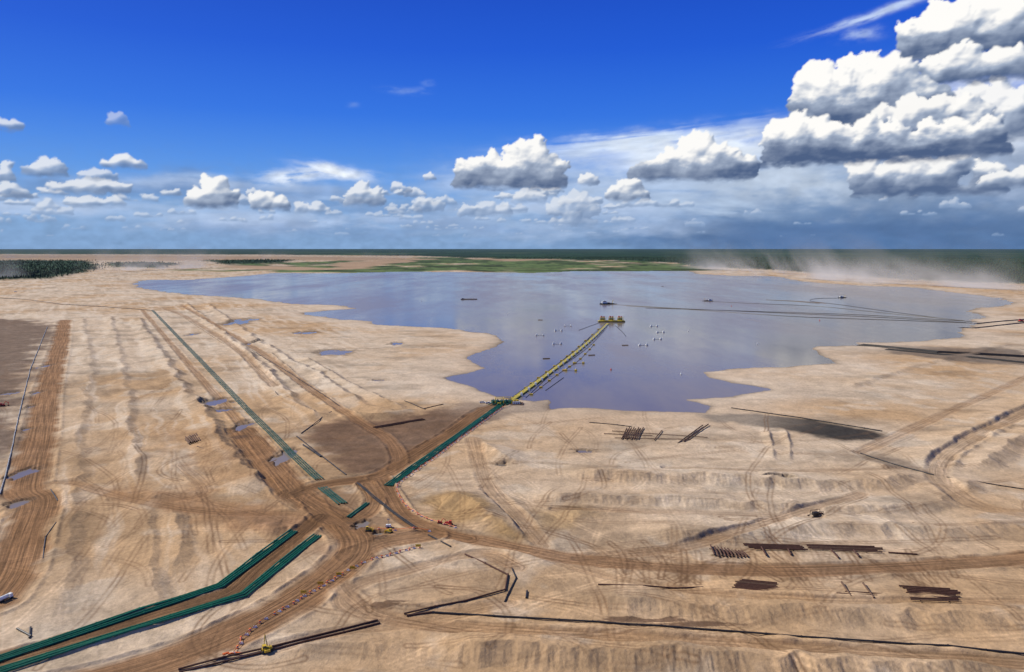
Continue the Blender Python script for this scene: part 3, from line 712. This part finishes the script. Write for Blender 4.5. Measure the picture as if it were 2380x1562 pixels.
# ---------------------------------------------------------------- clouds, light and shade painted into emissive vertex colours
CS=.06; AZ0,AZ1=-50,50; W_=int((AZ1-AZ0)/CS); EL1=32; H_=int((EL1+.3)/CS)
def ae(u,v):
    dx,dy,dz=ray(u,v); return math.degrees(math.atan2(dx,dy)),math.degrees(math.atan2(dz,math.hypot(dx,dy)))
def cell(u,v):
    a,e=ae(u,v); return (a-AZ0)/CS,(e+.3)/CS
Aim=np.zeros((H_,W_)); Cim=np.zeros((H_,W_,3))
JJ,II=np.mgrid[0:H_,0:W_].astype(float); EL=JJ*CS-.3; AZm=II*CS+AZ0
def over(a,c,sl=(slice(None),slice(None))):
    A0=Aim[sl];C0=Cim[sl]; na_=a+A0*(1-a)
    Cn=(c*a[...,None]+C0*(A0*(1-a))[...,None])/np.maximum(na_,1e-5)[...,None]
    Aim[sl]=na_; Cim[sl]=Cn
def blur(z,s):
    r=int(max(1,3*s)); k=np.exp(-np.arange(-r,r+1)**2/(2*s*s)); k/=k.sum()
    zp=np.pad(z,r,'edge'); t=np.zeros((zp.shape[0],z.shape[1]))
    for q,w in enumerate(k): t+=w*zp[:,q:q+z.shape[1]]
    o=np.zeros(z.shape)
    for q,w in enumerate(k): o+=w*t[q:q+z.shape[0]]
    return o
Ld=np.array([-.5,.72,.30]); Ld/=np.linalg.norm(Ld)
HAZE=np.array([.30,.44,.68])
def cloud(lobes,base,seed,haze=0,dark=.5,detail=1,amax=1.0,sq=1.0):
    r=np.random.default_rng(seed); pf=[]
    L=[(*cell(u,v),rad*.0337/CS*math.cos(math.radians(ae(u,v)[0]))) for u,v,rad in lobes]
    by=cell(lobes[0][0],base)[1]
    big=max(l[2] for l in L)
    low=[(x,R) for x,y,R in L if y-by<R*2.2]
    if low:
        xa=min(x-R*.8 for x,R in low); xb=max(x+R*.8 for x,R in low)
        nb=int((xb-xa)/(big*.22))+1
        for k in range(nb): 
            rr_=big*r.uniform(.22,.4); pf.append((xa+(xb-xa)*(k+r.random())/nb,by+rr_*.4,0,rr_))
    for x,y,R0 in L:
        pf.append((x,y,0,R0*.85))
        n1=int((16 if R0>6 else 8)*detail)
        for k in range(n1):
            a=r.uniform(0,2*math.pi); q=math.sqrt(r.random())*R0*.9
            x1=x+q*math.cos(a); y1=y+q*math.sin(a)*.85; r1=R0*r.uniform(.22,.46)
            if y1-r1*.5<by: y1=by+r1*r.uniform(.25,.6)
            z1=math.sqrt(max(0,R0*R0-q*q))*.6
            pf.append((x1,y1,z1,r1))
            if r1>2:
              for m in range(int(9*detail)):
                a=r.uniform(0,2*math.pi); q=math.sqrt(r.random())*r1; r2=r1*r.uniform(.18,.42)
                x2=x1+q*math.cos(a);y2=y1+q*math.sin(a)
                if y2-r2*.5<by: continue
                z2=z1+math.sqrt(max(0,r1*r1-q*q))*.7; pf.append((x2,y2,z2,r2))
                if r2>3.5:
                    for _ in range(5):
                        a=r.uniform(0,2*math.pi); q=math.sqrt(r.random())*r2; pf.append((x2+q*math.cos(a),y2+q*math.sin(a),z2+math.sqrt(r2*r2-q*q)*.7,r2*r.uniform(.2,.4)))
    pa=np.array(pf); pad=14
    x0=int(max(0,(pa[:,0]-pa[:,3]).min()-pad));x1=int(min(W_,(pa[:,0]+pa[:,3]).max()+pad));y0=int(max(0,(pa[:,1]-pa[:,3]).min()-pad));y1=int(min(H_,(pa[:,1]+pa[:,3]).max()+pad))
    if x1-x0<4 or y1-y0<4: return
    yy,xx=np.mgrid[y0:y1,x0:x1].astype(float)
    wa=min(6,big*.24)
    X_=xx+(fbm(xx/9,yy/9,5,seed)-.5)*wa*2.6; Y_=yy+(fbm(xx/9+50,yy/9,5,seed+1)-.5)*wa*2.6
    Y_=by+(Y_-by)*sq
    Z=np.full(xx.shape,-9.)
    for a,b_,z_,rr_ in pf:
        e=wa+2
        ix0=int(max(0,a-rr_-e-x0));ix1=int(min(x1-x0,a+rr_+e+1-x0))
        bb=by+(b_-by)/sq; iy0=int(max(0,bb-rr_-e-y0));iy1=int(min(y1-y0,bb+rr_+e+1-y0))
        if ix1<=ix0 or iy1<=iy0: continue
        s_=(slice(iy0,iy1),slice(ix0,ix1)); q=rr_*rr_-(X_[s_]-a)**2-(Y_[s_]-b_)**2
        zz=np.where(q>0,z_+np.sqrt(np.maximum(q,0)),-9.); Z[s_]=np.maximum(Z[s_],zz)
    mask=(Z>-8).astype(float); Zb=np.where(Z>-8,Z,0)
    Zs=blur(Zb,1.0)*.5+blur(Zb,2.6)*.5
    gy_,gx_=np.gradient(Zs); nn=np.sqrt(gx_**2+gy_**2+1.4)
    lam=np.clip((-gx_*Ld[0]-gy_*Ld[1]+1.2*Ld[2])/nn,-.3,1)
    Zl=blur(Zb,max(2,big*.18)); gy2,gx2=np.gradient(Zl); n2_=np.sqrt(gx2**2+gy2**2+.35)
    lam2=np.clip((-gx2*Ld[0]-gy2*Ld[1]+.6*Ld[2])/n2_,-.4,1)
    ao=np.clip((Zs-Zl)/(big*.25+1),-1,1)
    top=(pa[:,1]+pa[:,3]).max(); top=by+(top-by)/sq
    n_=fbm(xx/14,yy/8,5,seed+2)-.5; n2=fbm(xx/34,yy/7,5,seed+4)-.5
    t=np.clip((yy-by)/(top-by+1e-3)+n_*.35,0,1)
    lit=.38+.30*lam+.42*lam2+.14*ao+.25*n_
    lit=lit*(1-dark*(1-sm(0.02,.70,t)))+ .26*n2*min(1,big/14)  # sun side, creases and darker base are painted into the cloud colour
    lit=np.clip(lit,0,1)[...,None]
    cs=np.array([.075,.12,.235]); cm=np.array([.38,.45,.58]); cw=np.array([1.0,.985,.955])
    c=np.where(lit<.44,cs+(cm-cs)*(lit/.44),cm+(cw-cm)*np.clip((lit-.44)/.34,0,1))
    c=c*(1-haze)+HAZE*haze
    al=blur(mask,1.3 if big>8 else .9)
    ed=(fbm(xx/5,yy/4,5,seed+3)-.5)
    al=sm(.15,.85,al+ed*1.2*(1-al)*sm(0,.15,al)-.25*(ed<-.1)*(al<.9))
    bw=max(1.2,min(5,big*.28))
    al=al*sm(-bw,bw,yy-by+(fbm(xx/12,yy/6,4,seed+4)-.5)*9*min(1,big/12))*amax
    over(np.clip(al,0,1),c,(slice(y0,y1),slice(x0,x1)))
def wisp(u,v,ru,rv,amp,col,sx=30,sy=6,tilt=0,seed=0,thr=.42,soft=.25):
    x,y=cell(u,v); k=.0337/CS; rx,ry=ru*k,rv*k
    x0=int(max(0,x-rx*2.4));x1=int(min(W_,x+rx*2.4));y0=int(max(0,y-ry*2.4-abs(tilt)*rx));y1=int(min(H_,y+ry*2.4+abs(tilt)*rx))
    if x1<=x0 or y1<=y0: return
    yy,xx=np.mgrid[y0:y1,x0:x1].astype(float); dy=yy-y-(xx-x)*tilt
    wq=(fbm(xx/25,yy/12,5,seed+2)-.5)*1.4
    e=np.exp(-(((xx-x)/rx)**2)**1.3-((dy/ry+wq)**2)**1.2)
    nz=fbm(xx/sx,dy/sy,6,seed); nb=fbm(xx/sx*2,dy/sy,5,seed+3)
    a=np.clip(e*sm(thr-soft,thr+soft,nz+ (e-.5)*.2)*amp,0,1)
    over(a,np.array(col)*(.72+.56*nb[...,None]),(slice(y0,y1),slice(x0,x1)))
tR=sm(2,20,AZm)[...,None]
hcol=np.array([.225,.37,.61])*(1-tR)+np.array([.085,.175,.36])*tR
hstr=(fbm(AZm*1.5,EL*3,5,2)-.5)
al=np.clip(1.0*np.exp(-(np.clip(EL+hstr*1.6,0,99)/(4.2+1.6*tR[...,0]))**2),0,.95); over(al,hcol*(1+.35*hstr[...,None]))
wisp(1750,420,520,60,.9,(.46,.57,.75),60,10,0,1,.38); wisp(2150,450,420,60,.9,(.22,.33,.52),70,14,0,2,.36)
wisp(2150,500,380,60,.85,(.12,.21,.39),90,24,0,3,.32); wisp(1900,545,520,34,.85,(.085,.165,.34),90,20,0,3,.33)
wisp(1330,470,300,60,.75,(.46,.58,.78),50,10,0,4,.40)
wisp(1500,330,260,22,.85,(.72,.82,.94),70,4,.08,5,.36); wisp(1640,350,230,34,.95,(.78,.85,.94),70,7,.05,6,.30)
wisp(1850,420,190,50,.8,(.55,.64,.77),40,12,0,7,.38); wisp(2330,290,170,90,.95,(.72,.78,.88),40,16,0,8,.26); wisp(2300,400,200,50,.95,(.34,.43,.60),40,14,0,9,.30)
wisp(1640,480,150,20,.7,(.48,.60,.78),50,6,-.06,10,.4)
for k in range(26):
    rr_=np.random.default_rng(60+k); wisp(rr_.uniform(-50,1500),rr_.uniform(420,540),rr_.uniform(100,300),rr_.uniform(8,26),rr_.uniform(.35,.75),(.48,.60,.82) if k%3 else (.18,.29,.52),40,8,0,40+k,.42)
wisp(680,412,70,14,.9,(.75,.82,.92),20,4,.1,13,.35); wisp(780,398,75,12,.95,(.85,.90,.96),18,4,-.14,14,.3); wisp(2050,28,120,8,.8,(.62,.74,.93),24,3,.22,15,.34); wisp(2000,80,36,12,.6,(.5,.62,.85),14,6,0,16,.36)
wisp(940,210,45,7,.3,(.35,.5,.85),14,4,0,17,.4);wisp(995,193,14,6,.25,(.35,.5,.85),10,4,0,18,.4);wisp(1495,302,28,8,.35,(.4,.5,.75),14,5,0,19,.3);wisp(820,244,12,5,.25,(.35,.5,.85),14,5,0,19,.3)
wisp(480,408,70,6,.4,(.45,.6,.85),20,4,0,21,.4)
r=np.random.default_rng(11)
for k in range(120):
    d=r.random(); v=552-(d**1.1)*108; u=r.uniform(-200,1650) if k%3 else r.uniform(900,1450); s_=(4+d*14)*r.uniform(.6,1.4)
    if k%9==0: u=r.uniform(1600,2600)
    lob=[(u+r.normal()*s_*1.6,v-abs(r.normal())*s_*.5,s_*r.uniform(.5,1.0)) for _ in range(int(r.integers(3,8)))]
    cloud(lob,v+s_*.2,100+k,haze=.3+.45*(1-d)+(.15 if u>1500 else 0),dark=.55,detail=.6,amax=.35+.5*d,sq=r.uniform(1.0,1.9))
CL=[
 ([(20,290,30),(-10,285,26)],300,.3,.85,.8,1.5),([(272,276,22),(285,284,14)],292,.4,.8,.5,1.2),
 ([(290,374,34),(262,378,22),(320,378,22)],388,.15,.4,.9,1.6),([(110,386,34),(80,392,24),(140,394,20)],408,.25,.6,.85,1.3),([(10,405,24),(15,378,16)],424,.3,.5,.85,1.2),
 ([(230,430,34),(190,435,30),(270,436,30),(140,432,26)],450,.25,.5,.85,1.4),([(215,464,30),(255,468,30),(170,464,20)],480,.3,.5,.8,1.6),([(20,444,30),(50,450,18)],458,.3,.5,.85,1.4),([(220,406,30),(245,412,20)],418,.3,.6,.75,1.6),([(110,476,24)],484,.35,.4,.7,1.5),
 ([(500,452,38),(465,460,28),(530,462,26),(445,466,16)],480,.10,.5,1,1),([(612,462,26),(600,468,22),(650,474,24)],487,.14,.45,1,1.1),
 ([(840,450,30),(870,462,24),(820,464,22)],478,.2,.45,.85,1),([(740,482,22),(700,478,16),(755,490,14)],496,.25,.4,.75,1.2),
 ([(1340,470,30),(1300,480,24),(1365,485,26),(1330,500,26)],522,.35,.4,.7,1),([(1130,480,26),(1080,488,20),(1170,488,22)],502,.35,.4,.7,1.2),([(980,470,22),(1010,478,20)],490,.35,.4,.7,1.2),
 ([(1235,362,46),(1265,385,44),(1200,375,34),(1160,400,38),(1110,400,36),(1075,395,22),(1290,400,28),(1210,410,44),(1130,420,30)],438,.03,.7,1,1),
 ([(1001,412,14)],418,.2,.2,.8,1.2),([(1220,458,28),(1250,462,22)],470,.35,.5,.75,1.4),
 ([(1618,352,36),(1612,325,17),(1660,375,40),(1700,380,36),(1560,385,36),(1500,398,26),(1735,385,26),(1620,395,46),(1480,402,16)],418,.03,.7,1,1),
 ([(1460,445,30),(1430,452,20),(1490,455,20),(1475,435,16)],466,.1,.5,1,1),([(1370,418,22),(1355,424,14)],430,.15,.4,.9,1.1),
 ([(2140,390,40),(2080,400,44),(2200,395,44),(2020,400,40),(2230,380,26),(2300,410,34),(2120,420,46),(2030,430,36)],455,.08,.95,1,1),
 ([(2340,410,30),(2300,420,26),(2390,405,34)],436,.1,.6,.95,1.2),
 ([(2320,240,50),(2270,250,44),(2370,250,50),(2230,270,50)],330,.05,.5,.95,1),
 ([(2345,60,70),(2280,50,50),(2200,70,60),(2140,85,44),(2250,90,50),(2390,30,60),(2340,95,50),(2250,20,30)],120,0,.92,1,1),
 ([(2300,150,50),(2220,155,50),(2360,158,50),(2170,160,36),(2400,150,50)],188,.02,.85,1,1.1),
 ([(1900,190,44),(2000,175,52),(2060,185,56),(2120,225,60),(1930,240,60),(2020,240,70),(1890,160,22),(1985,148,24),(1870,230,34),(2170,235,40)],300,0,.9,1,1),
 ([(2130,275,52),(2200,265,54),(2255,260,36),(2060,300,52),(2270,300,50)],338,0,.95,.95,1),
 ([(1810,335,40),(1860,315,46),(1930,320,50),(2000,330,52),(2080,335,50),(2160,335,50),(2230,325,50),(2295,315,40),(1805,300,24),(1850,290,28)],386,0,1.0,1,1),
]
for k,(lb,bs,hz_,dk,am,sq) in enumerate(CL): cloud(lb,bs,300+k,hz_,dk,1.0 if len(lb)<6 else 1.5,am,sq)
mc=bpy.data.materials.new('painted_cloud_layer'); mc.use_nodes=True; nt=mc.node_tree; nt.nodes.clear()
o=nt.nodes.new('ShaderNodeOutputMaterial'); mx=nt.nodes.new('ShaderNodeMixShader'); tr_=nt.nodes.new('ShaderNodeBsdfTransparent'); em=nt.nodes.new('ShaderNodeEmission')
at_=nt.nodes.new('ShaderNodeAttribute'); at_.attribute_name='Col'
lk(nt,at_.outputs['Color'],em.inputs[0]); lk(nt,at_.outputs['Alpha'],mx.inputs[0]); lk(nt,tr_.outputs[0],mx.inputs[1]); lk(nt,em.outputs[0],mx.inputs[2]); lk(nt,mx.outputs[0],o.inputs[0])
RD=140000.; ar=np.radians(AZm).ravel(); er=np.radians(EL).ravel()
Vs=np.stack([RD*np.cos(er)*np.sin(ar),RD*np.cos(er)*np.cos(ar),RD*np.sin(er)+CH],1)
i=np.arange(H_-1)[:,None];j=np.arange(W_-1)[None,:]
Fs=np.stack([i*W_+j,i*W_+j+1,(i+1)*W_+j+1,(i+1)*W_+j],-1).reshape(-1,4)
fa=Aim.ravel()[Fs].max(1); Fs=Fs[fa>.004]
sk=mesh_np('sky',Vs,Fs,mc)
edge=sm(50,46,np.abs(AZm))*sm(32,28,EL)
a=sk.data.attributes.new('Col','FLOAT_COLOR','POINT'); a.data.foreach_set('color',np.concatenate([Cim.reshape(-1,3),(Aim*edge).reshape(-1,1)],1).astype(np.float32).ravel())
# ---------------------------------------------------------------- world & sun
sd_=Vector((-.78,.20,.68)).normalized(); el=math.asin(sd_.z); rot=math.atan2(sd_.x,sd_.y)
w=bpy.data.worlds.new('World'); bpy.context.scene.world=w; w.use_nodes=True; nt=w.node_tree; bg=nt.nodes['Background']
sky=nt.nodes.new('ShaderNodeTexSky'); sky.sky_type='NISHITA'; sky.sun_disc=False; sky.sun_elevation=el; sky.sun_rotation=rot; sky.altitude=600; sky.air_density=1.0; sky.dust_density=.4; sky.ozone_density=2.5
tc=nt.nodes.new('ShaderNodeTexCoord'); sp=nt.nodes.new('ShaderNodeSeparateXYZ'); lk(nt,tc.outputs['Generated'],sp.inputs[0])
cr=nt.nodes.new('ShaderNodeValToRGB'); lk(nt,sp.outputs[2],cr.inputs[0])
els=cr.color_ramp.elements; els[0].position=0; els[0].color=(.20,.40,.72,1); els[1].position=1; els[1].color=(.07,.12,.26,1)
for p,c in((.05,(.14,.38,.82,1)),(.10,(.07,.28,.82,1)),(.17,(.020,.165,.78,1)),(.25,(.005,.095,.68,1)),(.33,(.002,.062,.56,1)),(.5,(.04,.08,.26,1))):
    e=els.new(p); e.color=c
s10=nt.nodes.new('ShaderNodeVectorMath'); s10.operation='SCALE'; s10.inputs['Scale'].default_value=10; lk(nt,cr.outputs[0],s10.inputs[0])
o=mixc(nt,'MIX',.92,sky.outputs[0],s10.outputs[0])
lk(nt,o,bg.inputs[0]); bg.inputs[1].default_value=.10
ld=bpy.data.lights.new('sun','SUN'); ld.energy=5.0; ld.angle=math.radians(.5); ld.color=(1,.94,.83)
lo=bpy.data.objects.new('sun',ld); lo.rotation_euler=(-sd_).to_track_quat('-Z','Y').to_euler(); bpy.context.collection.objects.link(lo)
# ---------------------------------------------------------------- camera
cd=bpy.data.cameras.new('camera'); cd.sensor_width=36; cd.lens=36*F/2380; cd.clip_start=1; cd.clip_end=400000
co=bpy.data.objects.new('camera',cd); co.location=(0,0,CH); co.rotation_euler=(math.pi/2-TH,0,0); bpy.context.collection.objects.link(co)
sc=bpy.context.scene; sc.camera=co; sc.view_settings.view_transform='Standard'; sc.view_settings.look='None'; sc.view_settings.exposure=0
